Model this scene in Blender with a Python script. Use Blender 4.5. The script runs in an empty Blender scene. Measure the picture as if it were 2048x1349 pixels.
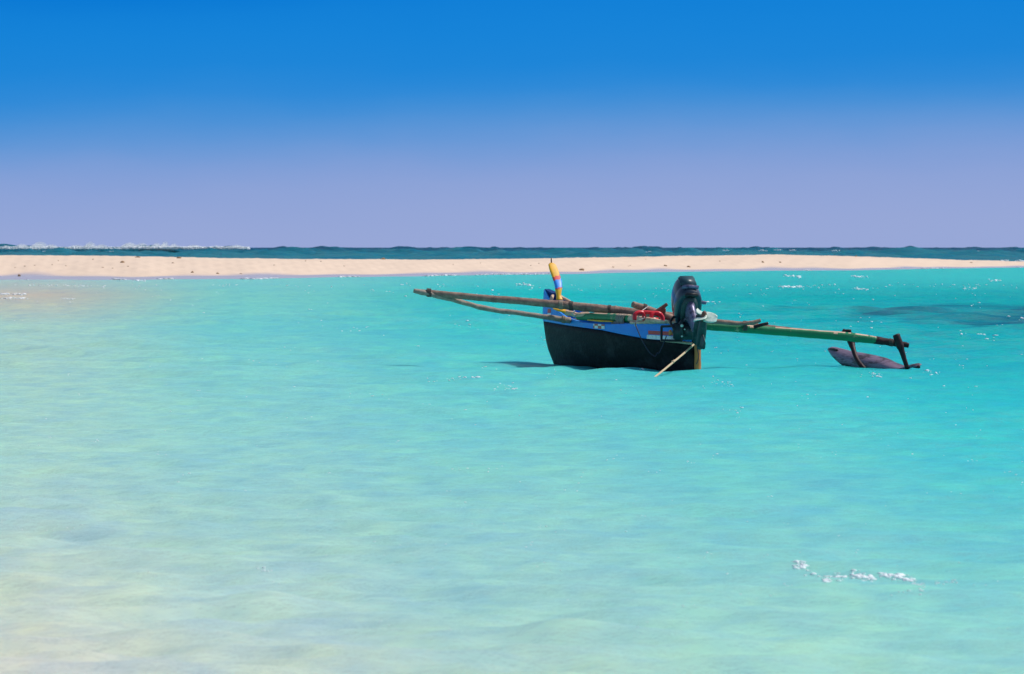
import bpy, bmesh, math, random
import numpy as np
from mathutils import Vector, Matrix, noise

random.seed(7)
rng = np.random.default_rng(11)
C = bpy.context.scene.collection
R = math.radians

# ------------------------------------------------------------------ camera, sky, sun, exposure
CAM_H = 1.5
F = 200 / 36 * 2048            # focal length in photo pixels
HORIZON = 495
cam_d = bpy.data.cameras.new("camera")
cam = bpy.data.objects.new("camera", cam_d)
C.objects.link(cam)
cam.location = (0, 0, CAM_H)
cam.rotation_euler = (R(90), 0, 0)
cam_d.lens = 200
cam_d.sensor_width = 36
cam_d.shift_y = -(674.5 - HORIZON) / 2048
cam_d.clip_start = 0.5
cam_d.clip_end = 60000
cam_d.dof.use_dof = True
cam_d.dof.focus_distance = 71.5
cam_d.dof.aperture_fstop = 14
bpy.context.scene.camera = cam

SUN_ELEV, SUN_AZ = 53, 74      # azimuth clockwise from +Y (the view direction)
world = bpy.data.worlds.new("World")
bpy.context.scene.world = world
world.use_nodes = True
nt = world.node_tree
nt.nodes.clear()
out = nt.nodes.new("ShaderNodeOutputWorld")
sky = nt.nodes.new("ShaderNodeTexSky")
sky.sky_type = 'NISHITA'
sky.sun_disc = False
sky.sun_elevation = R(SUN_ELEV)
sky.sun_rotation = R(SUN_AZ)
bg1 = nt.nodes.new("ShaderNodeBackground")
bg1.inputs[1].default_value = 0.11
nt.links.new(sky.outputs[0], bg1.inputs[0])
tc = nt.nodes.new("ShaderNodeTexCoord")
sep = nt.nodes.new("ShaderNodeSeparateXYZ")
nt.links.new(tc.outputs['Generated'], sep.inputs[0])


def s2l(c):
    return tuple((v / 255 / 12.92) if v / 255 <= 0.04045 else ((v / 255 + 0.055) / 1.055) ** 2.4 for v in c)


# the low band of sky over the sea: violet at the horizon, deep blue a few degrees up
mr = nt.nodes.new("ShaderNodeMapRange")
mr.inputs[1].default_value = 0.0
mr.inputs[2].default_value = 0.05
nt.links.new(sep.outputs[2], mr.inputs[0])
# faint unevenness of the air
nz = nt.nodes.new("ShaderNodeTexNoise")
nz.inputs['Scale'].default_value = 22
nz.inputs['Detail'].default_value = 5
mp = nt.nodes.new("ShaderNodeMapping")
mp.inputs['Scale'].default_value = (1, 1, 3.5)
nt.links.new(tc.outputs['Generated'], mp.inputs[0])
nt.links.new(mp.outputs[0], nz.inputs['Vector'])
nzm = nt.nodes.new("ShaderNodeMath"); nzm.operation = 'MULTIPLY_ADD'
nzm.inputs[1].default_value = 0.10
nzm.inputs[2].default_value = -0.05
nt.links.new(nz.outputs[0], nzm.inputs[0])
add = nt.nodes.new("ShaderNodeMath"); add.operation = 'ADD'
nt.links.new(mr.outputs[0], add.inputs[0])
nt.links.new(nzm.outputs[0], add.inputs[1])
ramp = nt.nodes.new("ShaderNodeValToRGB")
SKY = [(0.0, (152, 168, 215)), (0.10, (150, 167, 215)), (0.22, (141, 163, 215)), (0.30, (129, 159, 215)), (0.37, (109, 154, 215)),
       (0.43, (90, 149, 215)), (0.49, (70, 144, 215)), (0.56, (46, 138, 216)), (0.66, (27, 133, 216)), (0.85, (19, 130, 216)), (1.0, (0, 112, 208))]
cr = ramp.color_ramp
cr.interpolation = 'B_SPLINE'
while len(cr.elements) < len(SKY):
    cr.elements.new(0.5)
for e, (p, c) in zip(cr.elements, SKY):
    e.position = p
    e.color = (*s2l(c), 1)
addx = nt.nodes.new("ShaderNodeMath"); addx.operation = 'MULTIPLY_ADD'   # deeper blue away from the sun
addx.inputs[1].default_value = -0.5
nt.links.new(sep.outputs[0], addx.inputs[0])
nt.links.new(add.outputs[0], addx.inputs[2])
nt.links.new(addx.outputs[0], ramp.inputs[0])
bg2 = nt.nodes.new("ShaderNodeBackground")
bg2.inputs[1].default_value = 1.0
nt.links.new(ramp.outputs[0], bg2.inputs[0])
mm = nt.nodes.new("ShaderNodeMapRange")
mm.interpolation_type = 'SMOOTHSTEP'
mm.inputs[1].default_value = 0.05
mm.inputs[2].default_value = 0.16
nt.links.new(sep.outputs[2], mm.inputs[0])
mix = nt.nodes.new("ShaderNodeMixShader")
nt.links.new(mm.outputs[0], mix.inputs[0])
nt.links.new(bg2.outputs[0], mix.inputs[1])
nt.links.new(bg1.outputs[0], mix.inputs[2])
nt.links.new(mix.outputs[0], out.inputs[0])

sun_d = bpy.data.lights.new("sun", 'SUN')
sun_d.energy = 3.6
sun_d.angle = R(0.5)
sun_d.color = (1, 0.95, 0.88)
sun = bpy.data.objects.new("sun", sun_d)
C.objects.link(sun)
el, az = R(SUN_ELEV), R(SUN_AZ)
to_sun = Vector((math.sin(az) * math.cos(el), math.cos(az) * math.cos(el), math.sin(el)))
sun.rotation_euler = to_sun.to_track_quat('Z', 'Y').to_euler()
sun.location = to_sun * 50

vs = bpy.context.scene.view_settings
vs.view_transform = 'Standard'
vs.look = 'None'
vs.exposure = 0
vs.gamma = 1


# ------------------------------------------------------------------ helpers
def W(px, py, Y):
    """metric position of a point seen at (px, py) of the survey photo when it stands Y metres out"""
    return Vector(((px - 1024) / F * Y, Y, CAM_H - (py - HORIZON) / F * Y))


def tag(o, label=None, cat=None, group=None, kind=None):
    for k, v in (('label', label), ('category', cat), ('group', group), ('kind', kind)):
        if v:
            o[k] = v
    return o


def link(name, me, mat, parent=None):
    o = bpy.data.objects.new(name, me)
    C.objects.link(o)
    if mat is not None and not me.materials:
        for m in (mat if isinstance(mat, (list, tuple)) else [mat]):
            me.materials.append(m)
    if parent is not None:
        o.parent = parent
    return o


def from_bm(name, bm, mat, parent=None, smooth=True):
    bmesh.ops.recalc_face_normals(bm, faces=bm.faces)
    me = bpy.data.meshes.new(name)
    bm.to_mesh(me)
    bm.free()
    if smooth:
        me.shade_smooth()
    return link(name, me, mat, parent)


def empty(name, loc, rz=0):
    o = bpy.data.objects.new(name, None)
    o.empty_display_size = 0.1
    C.objects.link(o)
    o.location = loc
    o.rotation_euler = (0, 0, rz)
    return o


def catmull(pts, n):
    P = [Vector(p) for p in pts]
    P = [P[0] * 2 - P[1]] + P + [P[-1] * 2 - P[-2]]
    res = []
    for i in range(1, len(P) - 2):
        p0, p1, p2, p3 = P[i - 1:i + 3]
        for k in range(n):
            t = k / n
            res.append(0.5 * ((2 * p1) + (p2 - p0) * t + (2 * p0 - 5 * p1 + 4 * p2 - p3) * t * t + (3 * p1 - p0 - 3 * p2 + p3) * t ** 3))
    res.append(P[-2].copy())
    return res


def tube(bm, pts, radii, sides=12, n=8, wob=0.0, seed=0.0, flat=(1, 1), up=Vector((0, 0, 1)), round_ends=True):
    """swept round bar; radii per control point; wob = hand-cut unevenness"""
    path = catmull(pts, n) if n > 1 else [Vector(p) for p in pts]
    m = len(path)
    rs = np.interp(np.linspace(0, len(pts) - 1, m), range(len(pts)), radii if hasattr(radii, '__len__') else [radii] * len(pts))
    rings = []
    t_prev = None
    side = None
    for i, p in enumerate(path):
        t = (path[min(i + 1, m - 1)] - path[max(i - 1, 0)]).normalized()
        if side is None:
            side = t.cross(up)
            if side.length < 1e-3:
                side = t.cross(Vector((1, 0, 0)))
            side.normalize()
        side = (side - t * side.dot(t)).normalized()
        v = side.cross(t)
        ring = []
        for k in range(sides):
            a = 2 * math.pi * k / sides
            d = side * math.cos(a) * flat[0] + v * math.sin(a) * flat[1]
            r = rs[i]
            if wob:
                q = (p * 9 + d * 0.8)
                r *= 1 + wob * (noise.noise(q + Vector((seed, seed, 0))) + 0.5 * noise.noise(q * 2.7 + Vector((seed, 3, 1))))
            ring.append(bm.verts.new(p + d * r))
        rings.append(ring)
    for a, b in zip(rings, rings[1:]):
        for k in range(sides):
            bm.faces.new((a[k], a[(k + 1) % sides], b[(k + 1) % sides], b[k]))
    for ring, p, q in ((rings[0], path[0], path[1]), (rings[-1], path[-1], path[-2])):
        if round_ends:
            d = (p - q).normalized()
            r = sum((v.co - p).length for v in ring) / sides
            inner = [bm.verts.new(p + (v.co - p) * 0.72 + d * r * 0.22) for v in ring]
            for k in range(sides):
                bm.faces.new((ring[k], ring[(k + 1) % sides], inner[(k + 1) % sides], inner[k]))
            bm.faces.new(inner)
        else:
            bm.faces.new(ring)
    return path


def box(bm, cx, cy, cz, sx, sy, sz, rot=None, bev=0.0):
    r = bmesh.ops.create_cube(bm, size=1)
    M = Matrix.Diagonal((sx, sy, sz, 1))
    if rot is not None:
        M = rot.to_4x4() @ M
    M = Matrix.Translation((cx, cy, cz)) @ M
    bmesh.ops.transform(bm, matrix=M, verts=r['verts'])
    if bev:
        es = {e for v in r['verts'] for e in v.link_edges}
        bmesh.ops.bevel(bm, geom=list(es), offset=bev, segments=2, affect='EDGES', clamp_overlap=True)


def loft(bm, rings, cap=True):
    vr = [[bm.verts.new(p) for p in r] for r in rings]
    n = len(vr[0])
    for a, b in zip(vr, vr[1:]):
        for k in range(n):
            bm.faces.new((a[k], a[(k + 1) % n], b[(k + 1) % n], b[k]))
    if cap:
        bm.faces.new(vr[0])
        bm.faces.new(vr[-1])
    return vr


# ------------------------------------------------------------------ materials
def mat(name, base, rough=0.6, var=0.25, scale=8, stretch=(1, 1, 1), second=None, amount=0.5, bump=0.0, bscale=40,
        metallic=0.0, coat=0.0, spec=0.5, sharp=0.12, coords='Object'):
    """procedural paint / wood / metal: base colour with worn patches of a second colour and fine bump"""
    m = bpy.data.materials.new(name)
    m.use_nodes = True
    t = m.node_tree
    b = t.nodes['Principled BSDF']
    b.inputs['Roughness'].default_value = rough
    b.inputs['Metallic'].default_value = metallic
    b.inputs['Coat Weight'].default_value = coat
    b.inputs['Specular IOR Level'].default_value = spec
    c = t.nodes.new("ShaderNodeTexCoord")
    mp = t.nodes.new("ShaderNodeMapping")
    mp.inputs['Scale'].default_value = stretch
    t.links.new(c.outputs[coords], mp.inputs[0])
    n1 = t.nodes.new("ShaderNodeTexNoise")
    n1.inputs['Scale'].default_value = scale
    n1.inputs['Detail'].default_value = 6
    n1.inputs['Roughness'].default_value = 0.65
    t.links.new(mp.outputs[0], n1.inputs['Vector'])
    lo = tuple(x * (1 - var) for x in base)
    hi = tuple(min(1, x * (1 + var)) for x in base)
    mx = t.nodes.new("ShaderNodeMix"); mx.data_type = 'RGBA'
    mx.inputs[6].default_value = (*lo, 1)
    mx.inputs[7].default_value = (*hi, 1)
    t.links.new(n1.outputs[0], mx.inputs[0])
    col = mx.outputs[2]
    if second is not None:
        n2 = t.nodes.new("ShaderNodeTexNoise")
        n2.inputs['Scale'].default_value = scale * 0.8
        n2.inputs['Detail'].default_value = 8
        n2.inputs['Roughness'].default_value = 0.72
        mp2 = t.nodes.new("ShaderNodeMapping")
        mp2.inputs['Scale'].default_value = stretch
        mp2.inputs['Location'].default_value = (3.1, 7.7, 1.3)
        t.links.new(c.outputs[coords], mp2.inputs[0])
        t.links.new(mp2.outputs[0], n2.inputs['Vector'])
        r2 = t.nodes.new("ShaderNodeMapRange")
        edge = 0.68 - 0.36 * amount
        r2.inputs[1].default_value = edge - sharp / 2
        r2.inputs[2].default_value = edge + sharp / 2
        t.links.new(n2.outputs[0], r2.inputs[0])
        m2 = t.nodes.new("ShaderNodeMix"); m2.data_type = 'RGBA'
        t.links.new(r2.outputs[0], m2.inputs[0])
        t.links.new(col, m2.inputs[6])
        m2.inputs[7].default_value = (*second, 1)
        col = m2.outputs[2]
    t.links.new(col, b.inputs['Base Color'])
    if bump:
        n3 = t.nodes.new("ShaderNodeTexNoise")
        n3.inputs['Scale'].default_value = bscale
        n3.inputs['Detail'].default_value = 4
        t.links.new(mp.outputs[0], n3.inputs['Vector'])
        bp = t.nodes.new("ShaderNodeBump")
        bp.inputs['Strength'].default_value = bump
        bp.inputs['Distance'].default_value = 0.01
        t.links.new(n3.outputs[0], bp.inputs['Height'])
        t.links.new(bp.outputs[0], b.inputs['Normal'])
    return m


M = {}
M['tar'] = mat('tarred_hull', (0.002, 0.0025, 0.0035), 0.6, 0.6, 2.4, stretch=(0.7, 1, 1.3), second=(0.04, 0.046, 0.048), amount=0.30, bump=0.6, bscale=25, sharp=0.2, spec=0.15)
M['blue'] = mat('blue_paint', (0.004, 0.21, 0.75), 0.5, 0.22, 5, stretch=(0.5, 1, 2), second=(0.012, 0.29, 0.78), amount=0.4, bump=0.15, sharp=0.3)
M['shaded_blue'] = mat('shaded_blue_paint', (0.002, 0.035, 0.17), 0.55, 0.2, 6, spec=0.2)  # the blue paint darkened to carry the shade on the stem
M['wood'] = mat('weathered_pole', (0.36, 0.22, 0.16), 0.75, 0.4, 14, stretch=(1, 1, 1), second=(0.16, 0.085, 0.065), amount=0.45, bump=0.6, bscale=60, sharp=0.3)
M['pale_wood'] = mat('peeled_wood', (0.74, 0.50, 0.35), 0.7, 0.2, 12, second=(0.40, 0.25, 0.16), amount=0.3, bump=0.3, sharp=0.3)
M['grey_wood'] = mat('grey_pole', (0.40, 0.32, 0.26), 0.8, 0.35, 12, second=(0.20, 0.15, 0.12), amount=0.42, bump=0.6, bscale=60, sharp=0.3)
M['dark_wood'] = mat('dark_wet_wood', (0.020, 0.009, 0.012), 0.5, 0.5, 16, second=(0.07, 0.026, 0.026), amount=0.35, bump=0.5, sharp=0.3, spec=0.25)
M['brown_wood'] = mat('reddish_wood', (0.24, 0.075, 0.045), 0.65, 0.4, 16, second=(0.12, 0.04, 0.03), amount=0.4, bump=0.5, sharp=0.3)
M['post_wood'] = mat('stern_post_wood', (0.62, 0.22, 0.055), 0.65, 0.3, 14, stretch=(1, 1, 0.3), second=(0.22, 0.07, 0.03), amount=0.32, bump=0.5, sharp=0.2)
M['green'] = mat('green_paint', (0.006, 0.20, 0.075), 0.5, 0.35, 9, second=(0.36, 0.34, 0.18), amount=0.14, bump=0.4, sharp=0.08)
M['yellow'] = mat('yellow_paint', (0.86, 0.42, 0.006), 0.5, 0.12, 8, second=(0.62, 0.36, 0.04), amount=0.25, sharp=0.2)
M['red'] = mat('red_plastic', (0.72, 0.015, 0.03), 0.35, 0.1, 8)
M['pink'] = mat('faded_red_paint', (0.70, 0.06, 0.05), 0.55, 0.25, 20, second=(0.45, 0.10, 0.10), amount=0.3)
M['white'] = mat('white_paint', (0.85, 0.85, 0.84), 0.5, 0.1, 20, second=(0.5, 0.55, 0.55), amount=0.3)
M['mid_blue'] = mat('bright_blue_paint', (0.02, 0.25, 0.80), 0.45, 0.12, 10)
M['motor'] = mat('motor_paint', (0.010, 0.026, 0.045), 0.32, 0.2, 6, coat=0.4, bump=0.05)
M['motor_metal'] = mat('motor_leg_metal', (0.16, 0.145, 0.25), 0.36, 0.25, 9, metallic=0.25, second=(0.03, 0.03, 0.06), amount=0.35, bump=0.1)
M['motor_green'] = mat('motor_bracket', (0.012, 0.035, 0.038), 0.45, 0.3, 12, second=(0.05, 0.09, 0.085), amount=0.25, bump=0.2)
M['motor_panel'] = mat('motor_panel', (0.02, 0.065, 0.08), 0.4, 0.2, 12)
M['prop'] = mat('propeller_paint', (0.62, 0.72, 0.62), 0.35, 0.1, 20, second=(0.40, 0.52, 0.45), amount=0.3)
M['black'] = mat('black_iron', (0.012, 0.012, 0.014), 0.5, 0.3, 30, second=(0.06, 0.025, 0.02), amount=0.2)
M['rope'] = mat('tan_rope', (0.62, 0.46, 0.28), 0.85, 0.2, 60, bump=0.8, bscale=200)
M['white_rope'] = mat('pale_cord', (0.60, 0.56, 0.52), 0.85, 0.2, 60, bump=0.8, bscale=200)
M['lash'] = mat('dark_lashing', (0.10, 0.075, 0.065), 0.85, 0.3, 60, bump=0.8, bscale=150)
M['tan_lash'] = mat('tan_lashing', (0.36, 0.27, 0.20), 0.85, 0.3, 60, bump=0.8, bscale=150)
M['cloth'] = mat('sackcloth', (0.34, 0.30, 0.25), 0.95, 0.4, 40, stretch=(3, 3, 0.5), second=(0.14, 0.12, 0.11), amount=0.45, bump=1.0, bscale=90, sharp=0.1)
M['cord'] = mat('dark_cord', (0.02, 0.025, 0.05), 0.6, 0.2, 40)
M['float'] = mat('float_wood', (0.27, 0.18, 0.25), 0.5, 0.25, 4, stretch=(0.6, 1, 4), second=(0.06, 0.03, 0.035), amount=0.40, bump=0.5, bscale=30, sharp=0.10)
M['debris'] = mat('dry_seaweed', (0.30, 0.18, 0.09), 0.9, 0.4, 8, bump=0.8)
M['stone'] = mat('coral_stone', (0.50, 0.36, 0.25), 0.9, 0.3, 6, bump=0.8)


# ------------------------------------------------------------------ sea
def smooth(a, b, x):
    t = np.clip((x - a) / (b - a), 0, 1)
    return t * t * (3 - 2 * t)


_comp = []
for i in range(44):
    lam = 0.30 * (6.0 / 0.30) ** (i / 43)
    ang = rng.normal(-0.25, 0.8)                # travel towards the camera, a little from the right
    kx, ky = math.sin(ang) * 2 * math.pi / lam, -math.cos(ang) * 2 * math.pi / lam
    _comp.append((kx, ky, rng.uniform(0, 6.28), 0.034 * lam / (2 * math.pi) * rng.uniform(.5, 1.3), lam))
_swell = []
for i in range(16):
    lam = 5.5 * (19 / 5.5) ** (i / 15)
    ang = rng.normal(-0.1, 0.85)
    _swell.append((math.sin(ang) * 2 * math.pi / lam, -math.cos(ang) * 2 * math.pi / lam, rng.uniform(0, 6.28), 0.027 * lam * rng.uniform(.6, 1.2), lam))


def height(x, y, dy=None):
    """water level: wavelets in the lagoon, growing swell outside the sand bar"""
    z = np.zeros_like(x)
    for kx, ky, ph, a, lam in _comp:
        w = 1.0 if dy is None else smooth(2.2, 4.0, lam / np.maximum(dy, 1e-3))
        if lam > 1.6:
            w = w * (0.12 + (0.88 if lam < 3 else 0.2) * smooth(40, 85, y))      # longer waves die out over the shoal
        s = np.sin(kx * x + ky * y + ph)
        z += a * w * (s + 0.25 * (s * s - 0.5))
    gust = 0.75 + 0.5 * np.sin(x * 0.31 + 0.09 * y) * np.sin(0.045 * y + 1.0 + 0.11 * x)
    z *= gust * (1 + 1.1 * smooth(55, 130, y)) * (1 - 0.5 * smooth(190, 260, y) * (1 - smooth(300, 460, y)))
    # a little chop slapping about the anchored canoe
    z += 0.022 * (-0.9 + np.sin(6.1 * x - 1.1 * y + .5) + 0.6 * np.sin(3.3 * x + 2.3 * y)) * np.exp(-((x - 1.2) / 2.6) ** 2 - ((y - 71) / 4) ** 2)
    amp = smooth(470, 1000, y)
    zs = np.zeros_like(x)
    for kx, ky, ph, a, lam in _swell:
        zs += a * (1 - 1.6 * np.abs(np.sin(0.5 * (kx * x + ky * y) + ph)) + 0.02)
    zs = 2.5 * np.tanh(zs / 2.5)
    # the reef break: a low wall of water on the left
    zs = zs + (0.55 + 0.3 * np.sin(x * 0.55) + 0.2 * np.sin(x * 1.3 + 1)) * np.exp(-((y - 968) / 9) ** 2) * (1 - smooth(-0.050, -0.046, x / np.maximum(y, 1)))
    return z + zs * (0.12 + 0.88 * amp) * smooth(430, 520, y) * (1 - 0.75 * smooth(1400, 2600, y))


TINT_V = [500, 555, 590, 655, 800, 920, 1070, 1220, 1330]
TINT_U = [40, 512, 1024, 1536, 1990]
TINT = [  # water colours by bearing and distance, paler towards the near left
    [(150, 186, 184), (110, 190, 188), (62, 184, 182), (36, 178, 176), (46, 182, 178)],
    [(150, 186, 184), (110, 190, 188), (62, 184, 182), (36, 178, 176), (46, 182, 178)],
    [(190, 178, 158), (119, 195, 181), (16, 179, 173), (2, 163, 161), (2, 157, 157)],
    [(162, 198, 182), (108, 194, 187), (54, 187, 184), (2, 165, 168), (2, 158, 161)],
    [(161, 203, 187), (130, 197, 190), (103, 197, 191), (69, 192, 192), (41, 185, 186)],
    [(164, 204, 188), (145, 200, 191), (125, 198, 190), (105, 198, 191), (70, 193, 192)],
    [(176, 202, 188), (159, 200, 187), (143, 197, 191), (124, 196, 192), (107, 197, 191)],
    [(198, 207, 184), (174, 202, 192), (155, 200, 189), (149, 203, 189), (133, 201, 192)],
    [(204, 204, 187), (186, 202, 188), (173, 204, 185), (158, 206, 190), (147, 204, 190)]]
TINT_L = np.array([[s2l(c) for c in row] for row in TINT])
OCEAN = np.array(s2l((5, 72, 100)))
OCEAN_NEAR = np.array(s2l((12, 106, 122)))
WEED_BED = np.array(s2l((8, 92, 112)))
TINT_GAIN = 1.0


def water_tint(x, y):
    """colour of the water at a place: sandy shoal far left, paler in the near left, clear lagoon, weed bed on the right, deep sea beyond"""
    yy = np.maximum(y, 8)
    warp = 1.0
    u = np.clip(x / yy * F + 1024, TINT_U[0], TINT_U[-1])
    v = np.clip(HORIZON + CAM_H * F / yy, TINT_V[0], TINT_V[-1])
    iu = np.clip(np.searchsorted(TINT_U, u) - 1, 0, len(TINT_U) - 2)
    iv = np.clip(np.searchsorted(TINT_V, v) - 1, 0, len(TINT_V) - 2)
    U, V = np.array(TINT_U), np.array(TINT_V)
    fu = ((u - U[iu]) / (U[iu + 1] - U[iu]))[..., None]
    fv = ((v - V[iv]) / (V[iv + 1] - V[iv]))[..., None]
    fu = fu * fu * (3 - 2 * fu)
    a = TINT_L[iv, iu] * (1 - fu) + TINT_L[iv, iu + 1] * fu
    b = TINT_L[iv + 1, iu] * (1 - fu) + TINT_L[iv + 1, iu + 1] * fu
    c = a * (1 - fv) + b * fv
    # weed bed on the right: ragged, drawn out across the view
    wx, wy = x - 13.4, y - 119
    edge = 0.28 * np.sin(x * 0.9 + 0.13 * y) + 0.22 * np.sin(x * 2.1 - 0.31 * y + 1) + 0.18 * np.sin(0.35 * y + x * .4) + 0.22 * np.sin(4.7 * x + 0.5 * y) * np.sin(0.9 * y - 1.3 * x) + 0.2 * np.sin(1.37 * y + 2.9 * x)
    w_ = 1 - smooth(0.6, 1.2, np.sqrt((wx / 6.2) ** 2 + (wy / 31) ** 2) + 0.5 * edge)
    w_ *= 0.72 + 0.28 * np.sin(x * 1.7 + 0.21 * y) * np.sin(0.4 * y + 2)
    c = c * (1 - 0.9 * w_[..., None]) + WEED_BED * 0.9 * w_[..., None]
    o = smooth(440, 520, y)[..., None]
    o2 = smooth(820, 1150, y)[..., None]
    return (c * (1 - o) + (OCEAN_NEAR * (1 - o2) + OCEAN * o2) * o) * TINT_GAIN


ys = [-60.0, -20, 0, 6, 10, 12.5]
y = 14.0
while y < 262:
    ys.append(y)
    y += max(0.055, 0.34 * y * y / (F / 2 * CAM_H))
while y < 480:
    ys.append(y); y += 9
while y < 700:
    ys.append(y); y += 4
while y < 2300:
    ys.append(y); y += 3.2
while y < 26000:
    ys.append(y); y *= 1.05
ys = np.array(ys)
NC = 760
uc = np.linspace(-0.115, 0.115, NC)
side = np.array([0.13, 0.16, 0.22, 0.32, 0.5, 0.8, 1.3, 2.2])
uc = np.concatenate([-side[::-1], uc, side])
X = uc[None, :] * np.maximum(ys, 14)[:, None]
Y = np.repeat(ys[:, None], len(uc), 1)
dy = np.gradient(ys)[:, None]
du = np.gradient(uc)[None, :] * np.maximum(ys, 14)[:, None]
res = np.maximum(np.repeat(dy, len(uc), 1), du)
Z = height(X, Y, res)
Z = np.where(du > 40, 0, Z)
nr, nc = X.shape
me = bpy.data.meshes.new("sea")
co = np.stack([X, Y, Z], -1).reshape(-1, 3).astype(np.float32)
me.vertices.add(nr * nc)
me.vertices.foreach_set("co", co.ravel())
idx = np.arange(nr * nc).reshape(nr, nc)
q = np.stack([idx[:-1, :-1], idx[:-1, 1:], idx[1:, 1:], idx[1:, :-1]], -1).reshape(-1, 4)
me.loops.add(q.size)
me.loops.foreach_set("vertex_index", q.ravel().astype(np.int32))
me.polygons.add(len(q))
me.polygons.foreach_set("loop_start", (np.arange(len(q)) * 4).astype(np.int32))
me.polygons.foreach_set("use_smooth", np.ones(len(q), dtype=bool))
me.update(calc_edges=True)
tint = water_tint(X, Y).reshape(-1, 3)
at = me.color_attributes.new("water_tint", 'FLOAT_COLOR', 'POINT')
at.data.foreach_set("color", np.concatenate([tint, np.ones((len(tint), 1))], 1).astype(np.float32).ravel())

m = bpy.data.materials.new("sea_water")
m.use_nodes = True
t = m.node_tree
b = t.nodes['Principled BSDF']
b.inputs['Roughness'].default_value = 0.16
b.inputs['IOR'].default_value = 1.33
b.inputs['Specular IOR Level'].default_value = 0.0
b.subsurface_method = 'BURLEY'
b.inputs['Subsurface Weight'].default_value = 0.7
b.inputs['Subsurface Radius'].default_value = (0.2, 0.7, 0.8)
b.inputs['Subsurface Scale'].default_value = 0.45
va = t.nodes.new("ShaderNodeVertexColor"); va.layer_name = "water_tint"
geo = t.nodes.new("ShaderNodeNewGeometry")


def wnoise(scale, stretch, detail=4, rough=0.6):
    mp = t.nodes.new("ShaderNodeMapping")
    mp.inputs['Scale'].default_value = stretch
    t.links.new(geo.outputs['Position'], mp.inputs[0])
    n = t.nodes.new("ShaderNodeTexNoise")
    n.inputs['Scale'].default_value = scale
    n.inputs['Detail'].default_value = detail
    n.inputs['Roughness'].default_value = rough
    t.links.new(mp.outputs[0], n.inputs['Vector'])
    return n.outputs[0]


# bed mottle plus sky reflection on wavelets, painted in as lavender and green streaks
bed_sheen1 = wnoise(1.7, (1, 0.24, 1), 5, 0.6)
bed_sheen2 = wnoise(4.2, (0.8, 0.35, 1), 4, 0.6)
bsum = t.nodes.new("ShaderNodeMix")
bsum.inputs[0].default_value = 0.5
t.links.new(bed_sheen1, bsum.inputs[2]); t.links.new(bed_sheen2, bsum.inputs[3])
bed_sheen1 = bsum.outputs[0]
bmr = t.nodes.new("ShaderNodeMapRange")
bmr.inputs[1].default_value = 0.39
bmr.inputs[2].default_value = 0.61
t.links.new(bed_sheen1, bmr.inputs[0])
bcol = t.nodes.new("ShaderNodeMix"); bcol.data_type = 'RGBA'
bcol.inputs[6].default_value = (0.86, 0.91, 1.02, 1)
bcol.inputs[7].default_value = (1.08, 1.07, 0.98, 1)
t.links.new(bmr.outputs[0], bcol.inputs[0])
mul = t.nodes.new("ShaderNodeMix"); mul.data_type = 'RGBA'; mul.blend_type = 'MULTIPLY'
mul.inputs[0].default_value = 1
t.links.new(va.outputs[0], mul.inputs[6])
t.links.new(bcol.outputs[2], mul.inputs[7])
bed_sheen3 = wnoise(0.42, (1, 0.11, 1), 5, 0.62)           # long streaks of sky reflected on wave faces, painted into the colour
b3 = t.nodes.new("ShaderNodeMapRange")
b3.inputs[1].default_value = 0.38
b3.inputs[2].default_value = 0.62
t.links.new(bed_sheen3, b3.inputs[0])
b3c = t.nodes.new("ShaderNodeMix"); b3c.data_type = 'RGBA'
b3c.inputs[6].default_value = (0.95, 0.97, 1.01, 1)
b3c.inputs[7].default_value = (1.04, 1.03, 1.0, 1)
t.links.new(b3.outputs[0], b3c.inputs[0])
mul3 = t.nodes.new("ShaderNodeMix"); mul3.data_type = 'RGBA'; mul3.blend_type = 'MULTIPLY'
mul3.inputs[0].default_value = 1
t.links.new(mul.outputs[2], mul3.inputs[6])
t.links.new(b3c.outputs[2], mul3.inputs[7])
t.links.new(mul3.outputs[2], b.inputs['Base Color'])
h1 = wnoise(2.0, (0.85, 0.55, 1), 3, 0.5)
h2 = wnoise(8.0, (0.8, 0.5, 1), 4, 0.6)
h0 = wnoise(0.75, (1, 0.45, 1), 3, 0.5)
h01 = t.nodes.new("ShaderNodeMath"); h01.operation = 'MULTIPLY_ADD'
h01.inputs[1].default_value = 1.2
t.links.new(h0, h01.inputs[0]); t.links.new(h1, h01.inputs[2])
h1 = h01.outputs[0]
hm = t.nodes.new("ShaderNodeMath"); hm.operation = 'MULTIPLY_ADD'
hm.inputs[1].default_value = 0.42
t.links.new(h2, hm.inputs[0]); t.links.new(h1, hm.inputs[2])
bp = t.nodes.new("ShaderNodeBump")
bp.inputs['Strength'].default_value = 1.0
bp.inputs['Distance'].default_value = 0.20
t.links.new(hm.outputs[0], bp.inputs['Height'])
bd = t.nodes.new("ShaderNodeBump")          # light scattered back from below hardly feels the ripples
bd.inputs['Strength'].default_value = 0.5
bd.inputs['Distance'].default_value = 0.05
t.links.new(h1, bd.inputs['Height'])
t.links.new(bd.outputs[0], b.inputs['Normal'])
gl = t.nodes.new("ShaderNodeBsdfGlossy")
gl.inputs['Roughness'].default_value = 0.06
t.links.new(bp.outputs[0], gl.inputs['Normal'])
fr_ = t.nodes.new("ShaderNodeFresnel")
fr_.inputs['IOR'].default_value = 1.33
t.links.new(bp.outputs[0], fr_.inputs['Normal'])
km = t.nodes.new("ShaderNodeMath"); km.operation = 'MULTIPLY'
km.inputs[1].default_value = 0.32        # most of the glare is gone, as under a polarised sky
t.links.new(fr_.outputs[0], km.inputs[0])
ms = t.nodes.new("ShaderNodeMixShader")
t.links.new(km.outputs[0], ms.inputs[0])
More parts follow.
